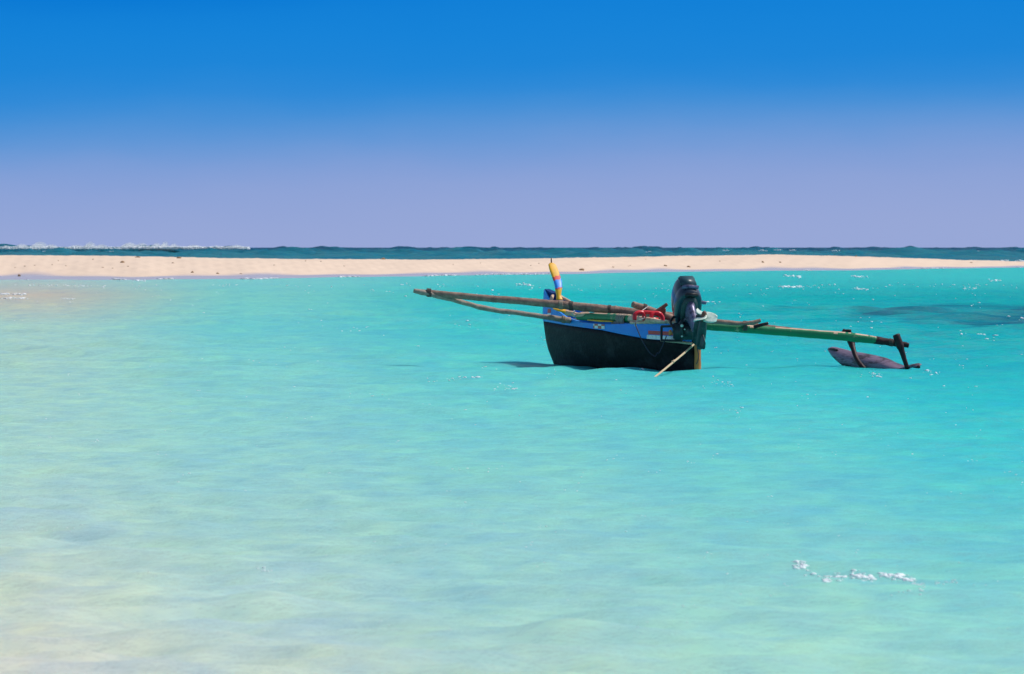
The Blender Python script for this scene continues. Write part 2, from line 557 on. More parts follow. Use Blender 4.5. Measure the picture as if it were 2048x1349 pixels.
t.links.new(b.outputs[0], ms.inputs[1])
t.links.new(gl.outputs[0], ms.inputs[2])
t.links.new(ms.outputs[0], t.nodes['Material Output'].inputs[0])
M['sea'] = m
tag(link("sea", me, m), kind='structure')


def hgt(x, y):
    return float(height(np.array([x]), np.array([y]), np.array([max(0.055, .42 * y * y / (F / 2 * CAM_H))]))[0])


# ------------------------------------------------------------------ sand bar
FR_U = [-900, 0, 300, 500, 800, 1150, 1400, 1700, 2048, 2300, 2600]
FR_D = [235, 262, 264, 271, 294, 322, 355, 371, 427, 470, 520]
CR_U = [-900, 0, 300, 500, 800, 1000, 1250, 1400, 1550, 1700, 1900, 2048, 2300, 2600]
CR_Y = [508, 511, 514, 518, 520, 519, 515, 512, 510, 513, 520, 524, 531, 545]


def bar_front(u):
    return np.interp(u, FR_U, FR_D) + 1.6 * np.sin(u * 0.021) + 0.9 * np.sin(u * 0.057 + 1)


def bar_crest(u):
    d = np.interp(u, FR_U, FR_D) + 46
    zc = CAM_H - (np.interp(u, CR_U, CR_Y) - HORIZON) * d / F
    return d, np.maximum(zc, -0.2)


us = np.linspace(-900, 2600, 900)
kern = np.hanning(41); kern /= kern.sum()
front = np.convolve(np.pad(bar_front(us), 20, 'edge'), kern * 0 + np.eye(1, 41, 20)[0], 'valid')
cd, cz = bar_crest(us)
cd = np.convolve(np.pad(cd, 20, 'edge'), kern, 'valid')
cz = np.convolve(np.pad(cz, 20, 'edge'), kern, 'valid')
ts = np.concatenate([np.linspace(-0.35, 0.0, 8)[:-1], np.linspace(0, 1, 70), np.linspace(1, 2.5, 30)[1:]])
T, _ = np.meshgrid(ts, us, indexing='ij')
D = front[None] + (cd - front)[None] * T
prof = np.where(T < 0, T * 0.6,
                np.where(T < 0.30, 0.30 * T,
                np.where(T < 1, 0.09 + 0.91 * np.sin(np.clip((T - 0.30) / 0.70, 0, 1) * math.pi / 2) ** 1.2,
                         1 - 1.3 * ((T - 1) / 1.0) ** 2)))
Zs = prof * np.maximum(cz, 0.05)[None] + np.where(T < 0.3, 0.01, 0)
rough = np.zeros_like(Zs)
Xs = (us[None] - 1024) / F * D
for lam, a in ((9, .012), (4.3, .012), (2.1, .011), (1.1, .010), (0.6, .008)):
    for _k in range(3):
        an = rng.uniform(0, 6.28)
        rough += a * np.sin((Xs * math.cos(an) + D * 0.35 * math.sin(an)) * 6.28 / lam + rng.uniform(0, 6.28)) * 0.6
Zs += rough * smooth(0.25, 0.5, T)
me = bpy.data.meshes.new("sand_bar")
nr, nc = Xs.shape
me.from_pydata(np.stack([Xs, D, Zs], -1).reshape(-1, 3).tolist(), [],
               np.stack([(i := np.arange(nr * nc).reshape(nr, nc))[:-1, :-1], i[:-1, 1:], i[1:, 1:], i[1:, :-1]], -1).reshape(-1, 4).tolist())
me.shade_smooth()
wet = (1 - smooth(0.24, 0.38, T + 0.05 * np.sin(Xs * 0.6) + 0.03 * np.sin(Xs * 1.7 + 1))).reshape(-1)
at = me.color_attributes.new("wet", 'FLOAT_COLOR', 'POINT')
at.data.foreach_set("color", np.stack([wet, wet, wet, np.ones_like(wet)], -1).astype(np.float32).ravel())
m = bpy.data.materials.new("sand")
m.use_nodes = True
t = m.node_tree
b = t.nodes['Principled BSDF']
geo = t.nodes.new("ShaderNodeNewGeometry")
va = t.nodes.new("ShaderNodeVertexColor"); va.layer_name = "wet"
dry = t.nodes.new("ShaderNodeMix"); dry.data_type = 'RGBA'
dry.inputs[6].default_value = (0.66, 0.50, 0.38, 1)
dry.inputs[7].default_value = (0.80, 0.62, 0.47, 1)
t.links.new(wnoise(0.55, (1, 0.12, 1), 6, 0.65), dry.inputs[0])
mx = t.nodes.new("ShaderNodeMix"); mx.data_type = 'RGBA'
mx.inputs[7].default_value = (0.52, 0.42, 0.42, 1)
t.links.new(va.outputs[0], mx.inputs[0])
t.links.new(dry.outputs[2], mx.inputs[6])
t.links.new(mx.outputs[2], b.inputs['Base Color'])
rr = t.nodes.new("ShaderNodeMapRange")
rr.inputs[3].default_value = 0.9
rr.inputs[4].default_value = 0.22
t.links.new(va.outputs[0], rr.inputs[0])
t.links.new(rr.outputs[0], b.inputs['Roughness'])
bp = t.nodes.new("ShaderNodeBump")
bp.inputs['Strength'].default_value = 0.5
bp.inputs['Distance'].default_value = 0.06
t.links.new(wnoise(3.0, (1, 0.5, 1), 5, 0.6), bp.inputs['Height'])
t.links.new(bp.outputs[0], b.inputs['Normal'])
M['sand'] = m
tag(link("sand_bar", me, m), kind='structure')


def bar_point(px, t):
    """a place on the sand bar along bearing px, t from the water's edge (0) to the crest (1)"""
    j = int(np.argmin(np.abs(us - px)))
    i = int(np.argmin(np.abs(ts - t)))
    return Vector((Xs[i, j], D[i, j], Zs[i, j]))


# flotsam on the sand
def lump(name, p, w, h, material, seed):
    bm = bmesh.new()
    bmesh.ops.create_icosphere(bm, subdivisions=2, radius=1)
    for v in bm.verts:
        n = noise.noise(v.co * 1.3 + Vector((seed * 3.7, seed, 0))) * 0.55 + noise.noise(v.co * 3 + Vector((0, seed, 2))) * 0.3
        v.co *= 1 + n
        v.co.x *= w / 2
        v.co.y *= w / 2 * 0.8
        v.co.z *= h
    o = from_bm(name, bm, material)
    o.location = p + Vector((0, 0, h * 0.15))
    o.rotation_euler.z = seed
    return o


WEED = [(245, 526, .30, .10), (38, 553, .22, .10), (277, 515, .35, .07), (356, 517, .40, .08), (386, 546, .22, .08),
        (437, 548, .18, .06), (1164, 541, .46, .12), (768, 518, .40, .10), (1332, 533, .26, .08), (1378, 535, .32, .12),
        (1713, 511.5, .22, .10), (1943, 526, .26, .06), (1226, 535, .24, .06), (1524, 525, .30, .10), (1560, 526, .24, .08)]
WEED_L = ["brown twin seaweed clump high on the left half of the sand bar", "dark seaweed clump lying on wet sand at the far left end of the bar",
          "flat brown weed strip on the sand bar crest, left third of the photo", "long dark weed strip on the crest of the bar, left third of the photo",
          "small dark weed clump at the edge of the wet sand, left third", "tiny dark weed clump beside the wet sand edge, left of centre",
          "peaked brown weed clump at the water's edge just right of the yellow prow", "orange brown weed mound on the bar crest left of the prow",
          "flat pale brown weed clump on the sand left of the outboard cowling", "reddish brown weed lump on the sand above the outboard cowling",
          "small dark weed lump on the sand bar crest above the green boom", "faint flat weed patch on the thin right end of the bar",
          "low brown weed scrap on the sand halfway from prow to outboard", "dark weed lump near mid sand right of the outboard cowling", "small weed lump just right of another, right of the outboard"]


def bar_hit(px, py):
    """where the sand surface shows at bearing px, line py"""
    j = int(np.argmin(np.abs(us - px)))
    pr = HORIZON + (CAM_H - Zs[:, j]) * F / D[:, j]
    k = (ts >= 0.02) & (ts <= 0.99)
    i = np.arange(len(ts))[k][int(np.argmin(np.abs(pr[k] - py)))]
    return Vector((Xs[i, j], D[i, j], Zs[i, j]))


for i, (px, py, w, h) in enumerate(WEED):
    tag(lump("seaweed_clump", bar_hit(px, py), w * .8, h * .8, M['debris'], i + 1.3), WEED_L[i], "seaweed", "seaweed clumps on the sand bar")
SPECKS = [(30, 536), (50, 533), (68, 532), (104, 531), (118, 522), (133, 533), (187, 520), (225, 538), (347, 527), (258, 534), (205, 535),
          (482, 548), (550, 531), (610, 523), (640, 524), (690, 533), (905, 530), (960, 527), (1062, 532), (1077, 528), (1258, 533), (1262, 532),
          (1290, 519), (1440, 523), (1457, 526), (1500, 526), (1604, 516), (1665, 522), (880, 536), (1020, 523), (730, 527), (1480, 521)]
for i, (px, py) in enumerate(SPECKS[:24]):
    tag(lump("coral_stone", bar_hit(px, py), random.uniform(.08, .15), random.uniform(.025, .045), M['stone'], i + 20.7),
        "small tan coral stone lying on the pale sand bar", "stone", "small coral stones on the sand bar")


# ------------------------------------------------------------------ foam, whitecaps, spray, and sun glints shaped as white flecks
m = bpy.data.materials.new("foam_glints")
m.use_nodes = True
b = m.node_tree.nodes['Principled BSDF']
b.inputs['Base Color'].default_value = (0.92, 0.94, 0.95, 1)
b.inputs['Roughness'].default_value = 0.5
M['foam_glints'] = m
_ico = bmesh.new()
bmesh.ops.create_icosphere(_ico, subdivisions=1, radius=1)
ICO_V = np.array([v.co[:] for v in _ico.verts])
ICO_F = np.array([[v.index for v in f.verts] for f in _ico.faces])
_ico.free()


def blobs(name, items):
    """many small white blobs as one object; items = (x, y, z, rx, ry, rz)"""
    it = np.array(items)
    n = len(it)
    v = ICO_V[None] * it[:, None, 3:6] * rng.uniform(0.75, 1.25, (n, len(ICO_V), 1)) + it[:, None, 0:3]
    f = ICO_F[None] + (np.arange(n) * len(ICO_V))[:, None, None]
    me = bpy.data.meshes.new(name)
    me.from_pydata(v.reshape(-1, 3).tolist(), [], f.reshape(-1, 3).tolist())
    me.shade_smooth()
    return link(name, me, M['foam_glints'])


foam_glints = []


def fleck(px, py, size):
    d = CAM_H * F / (py - HORIZON)
    for _ in range(3):
        x = (px - 1024) / F * d
        z = hgt(x, d)
        d = (CAM_H - z) * F / (py - HORIZON)
    x = (px - 1024) / F * d
    r = size / F * d / 2
    foam_glints.append((x, d, hgt(x, d) + r * 0.2, r * random.uniform(.7, 2.2), r * 1.2, r * random.uniform(.4, .75)))


def streak(x0, y0, x1, y1, n, s, jy=4):
    n = int(n * (1.7 if y0 > 1000 else 1.2))
    for i in range(n):
        t = min(1, max(0, 0.5 + 0.5 * math.sin(7 * (x0 * .37 + random.random() * 3)) * random.random() ** .5)) if n > 40 else random.random()
        fleck(x0 + (x1 - x0) * t + random.gauss(0, 3), y0 + (y1 - y0) * t + random.gauss(0, jy), s * random.choice((.4, .5, .6, .8, 1.0, 1.3)))


streak(1588, 1141, 1612, 1140, 30, 6.5, 2)
streak(1612, 1147, 1645, 1158, 24, 6.0, 2)
streak(1645, 1163, 1665, 1156, 28, 6.5, 2)
streak(1668, 1155, 1690, 1156, 24, 6.5, 2)
streak(1700, 1150, 1750, 1159, 60, 6.5, 2.5)
streak(1760, 1150, 1782, 1153, 24, 6.5, 2.5)
streak(1788, 1154, 1825, 1161, 50, 6.5, 2.5)
streak(1820, 1165, 1850, 1176, 16, 4, 4)
streak(1812, 1183, 1826, 1184, 10, 4, 1)
streak(1840, 1188, 1846, 1189, 6, 5, 1)
streak(1865, 1168, 1915, 1164, 10, 4, 2)
streak(890, 762, 970, 759, 46, 5, 2.2)
streak(995, 768, 1030, 778, 18, 4, 3)
streak(850, 768, 892, 760, 10, 3, 2)
streak(1700, 650, 1760, 655, 26, 5, 3)
streak(1900, 672, 2000, 678, 30, 5, 3)
streak(1562, 574, 1608, 575, 30, 5, 1.0)
streak(1566, 552, 1600, 554, 22, 4, 0.9)
streak(1705, 553, 1735, 555, 20, 3.5, 0.9)
streak(1708, 577, 1730, 580, 16, 3.5, 1)
streak(1976, 560, 2000, 562, 16, 3.5, .8)
streak(1925, 577, 1950, 579, 14, 3.5, 1)
streak(1400, 607, 1440, 611, 26, 4, .9)
streak(1035, 569, 1065, 572, 16, 4, .9)
streak(2005, 645, 2048, 648, 18, 5, 1.6)
streak(1850, 745, 1880, 748, 14, 4, 3)
streak(1740, 748, 1765, 752, 16, 4, 2)
streak(1420, 760, 1470, 770, 16, 4, 4)
streak(1420, 818, 1490, 824, 22, 4, 3)
streak(505, 1135, 545, 1142, 14, 4, 3)
streak(690, 792, 800, 796, 16, 3.5, 3)
streak(905, 652, 960, 660, 14, 3.5, 2)
streak(0, 588, 60, 590, 40, 4, 1.0)
streak(0, 597, 55, 598, 40, 4, .8)
streak(60, 571, 180, 573, 30, 3, .8)
streak(120, 598, 150, 599, 16, 3, .6)
streak(270, 562, 290, 563, 14, 4, .6)
streak(1270, 737, 1300, 738, 12, 3, 1)
for i in range(560):  # scattered sun glints, built as white flecks on the water
    px = 2048 * random.random() ** 0.75
    py = 570 + 700 * random.random() ** 2.1
    fleck(px, py, random.choice((1.4, 1.6, 2, 2.2, 2.6, 3.2)))
    if random.random() < .4:
        for k in range(random.randint(1, 4)):
            fleck(px + random.gauss(0, 11), py + random.gauss(0, 2.2), random.choice((1.5, 2, 2.5, 3)))
# the lap of foam along the sand bar's edge
for i in range(900):
    px = random.uniform(-100, 2100)
    if noise.noise(Vector((px * 0.014, 3.3, 0))) < 0.22:
        continue
    p = bar_point(px, random.uniform(-0.04, 0.05))
    foam_glints.append((p.x, p.y, max(0.0, p.z) + 0.01, random.uniform(.06, .2), .3, random.uniform(.010, .022)))
tag(blobs("foam_glints", foam_glints), kind='stuff')

spray = []
PLUMES = [(-90, 40, 9), (10, 18, 5), (40, 18, 8), (75, 22, 11), (100, 18, 7), (150, 22, 6), (176, 16, 11), (200, 18, 7), (255, 22, 10), (280, 20, 9), (310, 16, 9),
          (325, 10, 12), (345, 14, 8), (385, 26, 6), (430, 22, 5), (470, 22, 6)]
for px, wpx, hpx in PLUMES:
    for i in range(int(wpx * hpx * 8)):
        u = random.gauss(px, wpx * 0.5)
        if u > 497:
            continue
        Yb = 964 + random.uniform(-9, 9)
        f = random.random() ** 2.3
        base = CAM_H - 4.0 * Yb / F
        z = base + f * hpx * 1.25 * Yb / F * math.exp(-((u - px) / wpx) ** 2 * 1.2) + 0.1
        r = random.uniform(.025, .075) * (1.2 - f * .8)
        spray.append(((u - 1024 + f * hpx * 0.5) / F * Yb, Yb, z, r * 1.5, r, r))
for i in range(4200):
    u = random.uniform(255, 497) if random.random() < .75 else random.uniform(-100, 260)
    Yb = 955
    z = CAM_H - random.uniform(-0.5, 4.2) * Yb / F + 0.05
    spray.append(((u - 1024) / F * Yb, Yb + random.uniform(-4, 4), z, .2, .2, random.uniform(.03, .07)))
caps = [(575, 511, 26), (605, 512, 16), (650, 513, 20), (520, 510, 14), (540, 506, 14), (1525, 502, 12), (1555, 501, 10), (1585, 501, 10), (1670, 502, 10),
        (1735, 510, 16), (1827, 509.5, 5), (1952, 504, 16), (900, 512, 20), (1010, 513, 16), (700, 507, 12), (1300, 505, 14), (1450, 502, 14), (1880, 505, 12),
        (2026, 517, 5), (2010, 522, 14), (2040, 523, 12), (230, 504, 14), (140, 505, 10), (90, 503, 10), (430, 511, 20), (1720, 511, 16)]
for px, py, wpx in caps:
    Yb = min(880, CAM_H * F / (py - HORIZON) * 0.86)
    for k in range(int(wpx * 1.8)):
        u = px + random.gauss(0, wpx * .33)
        r = random.uniform(.05, .12)
        p = W(u, py + random.gauss(0, .7), Yb)
        spray.append((p.x, p.y, p.z, r * 1.5, r, r * .6))
tag(blobs("spray", spray), kind='stuff')


# ------------------------------------------------------------------ outrigger canoe
STERN = Vector((2.24, 69.66, 0))
BOW = Vector((0.51, 73.56, 0))
AX = (BOW - STERN); AX.z = 0
HEAD = math.atan2(AX.y, AX.x)
canoe = empty("outrigger_canoe", STERN, HEAD)
tag(canoe, "black and blue wooden outrigger canoe with painted prow, anchored on the turquoise lagoon", "canoe")
ROT = Matrix.Rotation(HEAD, 3, 'Z')
RINV = ROT.inverted()


def L(px, py, Yd):
    """canoe coordinates (x to the bow, y to port, z up) of a surveyed point"""
    return RINV @ (W(px, py, Yd) - STERN)


def bow_s(z):
    return np.interp(z, [-.3, 0, .15, .3, .55, .8, 1.0], [3.95, 4.13, 4.27, 4.36, 4.42, 4.42, 4.38])


def gun_z(u):
    return np.interp(u, [0, .08, .25, .45, .62, .76, .86, .93, 1.0], [.565, .57, .555, .535, .55, .61, .70, .83, .95])


def line_z(u):
    return np.interp(u, [0, .21, .47, 1.0], [.335, .372, .462, .545])


def half_beam(u):
    return 0.035 + 0.255 * np.sin(np.pi * np.clip(u, 0, 1) ** 0.80) ** 0.80 * (1 - 0.35 * np.clip(u - .7, 0, 1))


KEEL = -0.30


def hull_pt(u, z, off=0.0):
    zr = np.clip((z - KEEL) / (gun_z(u) - KEEL), 0, 1)
    p = half_beam(u) * (1 - (1 - zr) ** 2.3) ** 0.8 + 0.012
    return float(u * bow_s(z)), float(p + off), float(z)


def strake(name, z0, z1, off, thick, material, nu=90, nz=14, u0=0.0, u1=1.0, parent=None):
    """a shell of planking between two heights on both sides of the boat, with an inner face"""
    bm = bmesh.new()
    U = np.linspace(u0, u1, nu)
    for sgn in (1, -1):
        grid_o, grid_i = [], []
        for u in U:
            zs = np.linspace(float(z0(u)), float(z1(u)), nz)
            co, ci = [], []
            for z in zs:
                s, p, zz = hull_pt(u, z, off)
                rough = 0.004 * noise.noise(Vector((s * 2.2, z * 4, sgn)))
                co.append(bm.verts.new((s, sgn * (p + rough), zz)))
                ci.append(bm.verts.new((s, sgn * max(0.002, p - thick), zz)))
            grid_o.append(co); grid_i.append(ci)
        for a, b_ in zip(range(nu - 1), range(1, nu)):
            for k in range(nz - 1):
                bm.faces.new((grid_o[a][k], grid_o[b_][k], grid_o[b_][k + 1], grid_o[a][k + 1]))
                bm.faces.new((grid_i[a][k], grid_i[a][k + 1], grid_i[b_][k + 1], grid_i[b_][k]))
            bm.faces.new((grid_o[a][-1], grid_o[b_][-1], grid_i[b_][-1], grid_i[a][-1]))
            bm.faces.new((grid_o[a][0], grid_i[a][0], grid_i[b_][0], grid_o[b_][0]))
        for gcol_o, gcol_i in ((grid_o[0], grid_i[0]), (grid_o[-1], grid_i[-1])):
            for k in range(nz - 1):
                bm.faces.new((gcol_o[k], gcol_o[k + 1], gcol_i[k + 1], gcol_i[k]))
    return from_bm(name, bm, material, parent or canoe)


hull = strake("hull", lambda u: KEEL + 0.02, line_z, 0.0, 0.03, M['tar'])
sheer = strake("sheer_strake", line_z, gun_z, 0.007, 0.035, M['blue'])
# stern closing board and post
bm = bmesh.new()
box(bm, -0.012, 0, 0.12, 0.03, 0.085, 0.86, bev=.006)
from_bm("stern_board", bm, M['tar'], canoe, False)
bm = bmesh.new()
tube(bm, [(-.055, -.012, -.3), (-.052, -.012, 0.0), (-.05, -.012, .36)], [.047, .046, .044], sides=8, n=5, wob=.12, flat=(1, .8))
from_bm("stern_post", bm, M['post_wood'], canoe)
# gunwale caps
for sgn in (1, -1):
    bm = bmesh.new()
    pts = []
    for u in np.linspace(0.02, 0.955 if sgn < 0 else 0.28, 16):
        s, p, z = hull_pt(u, float(gun_z(u)), 0.004)
        pts.append((s, sgn * p, z + .008))
    tube(bm, pts, .017, sides=8, n=4, wob=.15, seed=sgn)
    from_bm("gunwale", bm, M['pale_wood'], canoe)
# stem: blue cutwater board, its shade put into the colour
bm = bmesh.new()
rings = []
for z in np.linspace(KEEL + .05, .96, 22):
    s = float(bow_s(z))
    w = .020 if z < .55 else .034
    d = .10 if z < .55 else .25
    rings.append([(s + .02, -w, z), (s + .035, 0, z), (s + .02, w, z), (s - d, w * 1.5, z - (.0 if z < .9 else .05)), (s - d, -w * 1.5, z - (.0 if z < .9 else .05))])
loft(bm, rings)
stem = from_bm("stem_post", bm, [M['tar'], M['shaded_blue']], canoe, False)
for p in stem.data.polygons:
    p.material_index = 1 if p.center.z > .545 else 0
# prow finial with painted bands
bm = bmesh.new()
path = [W(1119, 600, 73.25), W(1117, 588, 73.28), W(1117, 575, 73.33), W(1115, 562, 73.40), W(1110, 547, 73.5), W(1105.5, 534, 73.58), W(1103, 526, 73.62)]
path = catmull([RINV @ (p - STERN) for p in path], 6)
wd = np.interp(np.linspace(0, 1, len(path)), [0, .12, .3, .5, .75, .92, 1], [.038, .027, .043, .054, .058, .050, .022])
th = np.interp(np.linspace(0, 1, len(path)), [0, .12, .3, .5, .75, .92, 1], [.10, .06, .075, .07, .05, .035, .02])
rings = []
for p, w, h in zip(path, wd, th):
    rings.append([p + Vector((-h * (0.5 + .5 * abs(math.cos(a)) * 0 + .5 * (1 - abs(math.cos(a))) * 0) * (1 if math.sin(a) > 0 else -1) * abs(math.sin(a)) ** .6,
                              w * (1 if math.cos(a) > 0 else -1) * abs(math.cos(a)) ** .6, 0)) for a in np.linspace(0, 2 * math.pi, 16, endpoint=False)])
loft(bm, rings)
fin = from_bm("prow_finial", bm, [M['yellow'], M['pink'], M['mid_blue'], M['white']], canoe)
for p in fin.data.polygons:
    c = p.center
    z = c.z + c.y * .25 + (c.x - 4.1) * 0.0
    side_face = p.normal.y > .25 and p.normal.x > .15 and z < 1.12
    if z > 1.13:
        k = 0
    elif z > 1.085:
        k = 1
    elif z > .985:
        k = 2
    elif z > .965:
        k = 1
    else:
        k = 0
    if side_face and z > .90:
        k = 3
    p.material_index = k
bm = bmesh.new()
top = path[-1]
tube(bm, [top - Vector((0, 0, .02)), top + Vector((0, 0.003, .035)), top + Vector((0, .002, .065))], [.010, .009, .006], sides=8, n=3)
from_bm("finial_peg", bm, M['brown_wood'], fin)


# painted marks on the blue strake (thin flat paint, following the planking)
def patch(name, px0, px1, py0, py1, material, sgn=1, off=.0115, slant=0.0):
    """a painted area on the port planking between two bearings and two heights"""
    def solve(px, py):
        lo, hi = 0.0, 1.0
        best = None
        for u in np.linspace(0, 1, 400):
            z = .5
            for _ in range(5):
                s, p, zz = hull_pt(u, z)
                P = ROT @ Vector((s, sgn * p, zz)) + STERN
                z = CAM_H - (py - HORIZON) * P.y / F
                z = min(max(z, .0), float(gun_z(u)) - .004)
            s, p, zz = hull_pt(u, z)
            P = ROT @ Vector((s, sgn * p, zz)) + STERN
            e = abs(P.x / P.y * F + 1024 - px)
            if best is None or e < best[0]:
                best = (e, u, z)
        return best[1], best[2]
    bm = bmesh.new()
    A = [solve(px0, py0), solve(px1, py0 + slant), solve(px1, py1 + slant), solve(px0, py1)]
    rows = []
    for j in range(5):
        f = j / 4
        row = []
        for i in range(9):
            g = i / 8
            u = (A[0][0] * (1 - g) + A[1][0] * g) * (1 - f) + (A[3][0] * (1 - g) + A[2][0] * g) * f
            z = (A[0][1] * (1 - g) + A[1][1] * g) * (1 - f) + (A[3][1] * (1 - g) + A[2][1] * g) * f
            s, p, zz = hull_pt(u, z, off)
            row.append(bm.verts.new((s, sgn * p, zz)))
        rows.append(row)
    for a, b_ in zip(rows, rows[1:]):
        for k in range(8):
            bm.faces.new((a[k], a[k + 1], b_[k + 1], b_[k]))
    return from_bm(name, bm, material, sheer)


mchk = mat('check_paint', (.7, .72, .7), .5, .08, 20)
_t = mchk.node_tree
_chk = _t.nodes.new("ShaderNodeTexChecker")
_chk.inputs['Scale'].default_value = 19
_chk.inputs[1].default_value = (.72, .74, .72, 1)
_chk.inputs[2].default_value = (.50, .11, .07, 1)
_tc = _t.nodes.new("ShaderNodeTexCoord")
_mp = _t.nodes.new("ShaderNodeMapping")
_mp.inputs['Scale'].default_value = (0.48, 0, 1)
_mp.inputs['Location'].default_value = (0.013, 0.02, 0.013)
_t.links.new(_tc.outputs['Object'], _mp.inputs[0])
_t.links.new(_mp.outputs[0], _chk.inputs['Vector'])
_t.links.new(_chk.outputs[0], _t.nodes['Principled BSDF'].inputs['Base Color'])
patch("painted_check", 1188, 1211, 646.5, 657, mchk, slant=1.5)
patch("painted_red_stripe", 1298, 1356, 661.5, 669, M['pink'], slant=3)
patch("painted_white_stripe", 1295, 1352, 670, 678, M['white'], slant=3.5)
patch("painted_red_square", 1096.5, 1103, 618, 626, M['pink'], off=.010)
patch("painted_white_square", 1096.5, 1103, 627, 632, M['white'], off=.010)

# thwarts and floor inside
for u in (.2, .42, .62, .78):
    s, p, z = hull_pt(u, float(gun_z(u)) - .05, -.03)
    bm = bmesh.new()
    box(bm, s, 0, z, .09, 2 * p, .025, bev=.006)
    from_bm("thwart", bm, M['grey_wood'], canoe, False)
# breast hook closing the bow
bm = bmesh.new()
s0, p0, z0 = hull_pt(.86, float(gun_z(.86)))
s1, p1, z1 = hull_pt(.955, float(gun_z(.955)))
for sgn in (1, -1):
    tube(bm, [(s0, sgn * p0, z0 + .01), ((s0 + s1) / 2, sgn * (p0 + p1) / 2, (z0 + z1) / 2 + .02), (s1 - .03, sgn * .02, z1 + .015)], [.02, .024, .02], sides=8, n=4)
from_bm("bow_rail", bm, M['pale_wood'], canoe)


# ---- booms, struts, float (surveyed on the photograph, built in canoe coordinates)
def bar(name, pts, radii, material, parent=canoe, wob=.10, seed=0, sides=14, n=8):
    bm = bmesh.new()
    tube(bm, [L(*p) for p in pts], radii, sides=sides, n=n, wob=wob, seed=seed)
    return from_bm(name, bm, material, parent)


def px_r(px, Yd=71.5):
    return px / F * Yd


fore = bar("fore_boom", [(831, 582.5, 71.86), (880, 588, 71.87), (960, 596, 71.88), (1040, 602.5, 71.88), (1120, 610, 71.87), (1200, 618, 71.86), (1270, 626, 71.84), (1345, 634, 71.83), (1420, 643, 71.82),
                         (1490, 650, 71.8), (1580, 660, 71.78), (1650, 668, 71.76), (1712, 677, 71.74)],
           [px_r(v) for v in (4.5, 6.5, 6.8, 7.5, 8.2, 8.8, 9, 8.5, 6, 5.5, 5, 5, 4.5)], M['wood'], seed=2)
bar("boom_brace", [(828, 582, 71.80), (850, 586.5, 71.82), (890, 596, 71.9), (940, 609.5, 72.0), (963, 615.5, 72.1), (1000, 622.5, 72.2), (1030, 625.5, 72.25), (1075, 632, 72.33), (1110, 637, 72.38), (1140, 641.5, 72.42)],
    [px_r(v) for v in (4.5, 5.5, 5.2, 5, 5.6, 5.2, 5, 5, 5.6, 6.4)], M['grey_wood'], seed=5, wob=.16)
inb = bar("inboard_boom", [(1265, 609, 70.82), (1290, 617, 70.86), (1320, 628, 70.9), (1348, 637.5, 70.93), (1385, 647, 70.95), (1430, 654, 70.95)],
          [px_r(v) for v in (6.2, 7.2, 7, 6.8, 6.5, 6)], M['wood'], seed=8)
aft = bar("aft_boom", [(1368, 648.5, 70.55), (1400, 651.5, 70.45), (1460, 656, 70.48), (1540, 662, 70.5), (1620, 668, 70.5), (1690, 673.5, 70.48), (1725, 677.5, 70.46), (1752, 681, 70.45)],
          [px_r(v) for v in (6.5, 8.2, 8.2, 8.4, 8.6, 9, 8.4, 7.6)], M['green'], seed=11, wob=.07)


def pale_top(o, thresh, material):
    """paler faces along the top of a pole, with a ragged edge"""
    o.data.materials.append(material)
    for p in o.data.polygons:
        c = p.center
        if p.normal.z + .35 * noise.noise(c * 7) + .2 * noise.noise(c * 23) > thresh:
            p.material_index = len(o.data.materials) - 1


pale_top(aft, .80, M['pale_wood'])
bar("boom_end", [(1750, 680.6, 70.45), (1775, 684, 70.44), (1800, 688, 70.43), (1817, 691, 70.42)], [px_r(v) for v in (7.8, 7.0, 6, 4.8)], M['dark_wood'], seed=3, wob=.2)
bar("boom_splint", [(1400, 641, 70.3), (1430, 643.5, 70.32), (1475, 647.5, 70.34), (1505, 645.5, 70.36), (1521, 641.5, 70.37)], [px_r(v) for v in (5, 4.8, 4, 4.6, 3.6)], M['wood'], seed=9, wob=.2)
bar("boom_peg", [(1508, 655, 70.42), (1522, 650.5, 70.42), (1536, 647, 70.42)], [px_r(v) for v in (3.4, 3.4, 3)], M['dark_wood'], seed=4, n=4)


# lashings: coils of cord round the poles
def lashing(o_pts, centre, length, rad, turns, cord, material, parent):
    c = L(*centre)
    a = L(*o_pts[0]); b_ = L(*o_pts[1])
    d = (b_ - a).normalized()
    s = d.cross(Vector((0, 0, 1))).normalized()
    v = s.cross(d)
    pts = []
    for i in range(turns * 10 + 1):
        f = i / (turns * 10)
        an = 2 * math.pi * turns * f
        pts.append(c + d * (f - .5) * length + (s * math.cos(an) + v * math.sin(an)) * rad)
    bm = bmesh.new()
    tube(bm, pts, cord, sides=6, n=1)
    return from_bm("lashing", bm, material, parent)


FB = [(1040, 602.5, 71.88), (1200, 618, 71.86)]
lashing(FB, (1122, 610.2, 71.87), .05, px_r(9.2), 5, .006, M['tan_lash'], fore)
lashing(FB, (1142, 612.2, 71.87), .05, px_r(9.5), 5, .006, M['lash'], fore)
lashing(FB, (1219, 620, 71.86), .04, px_r(9.7), 4, .005, M['lash'], fore)
lashing(FB, (1231, 621.3, 71.86), .02, px_r(9.7), 2, .005, M['tan_lash'], fore)
lashing([(850, 586, 71.86), (960, 596, 71.88)], (858, 585.8, 71.85), .06, px_r(8.5), 5, .006, M['lash'], fore)
lashing([(1110, 637, 72.38), (1140, 641.5, 72.42)], (1127, 639.5, 72.4), .04, px_r(7.2), 4, .005, M['tan_lash'], fore)
lashing([(1265, 609, 70.82), (1320, 628, 70.9)], (1289, 616.6, 70.86), .045, px_r(8.0), 5, .006, M['lash'], inb)
lashing([(1460, 656, 70.48), (1540, 662, 70.5)], (1490, 652, 70.4), .05, px_r(9.5), 5, .006, M['lash'], aft)
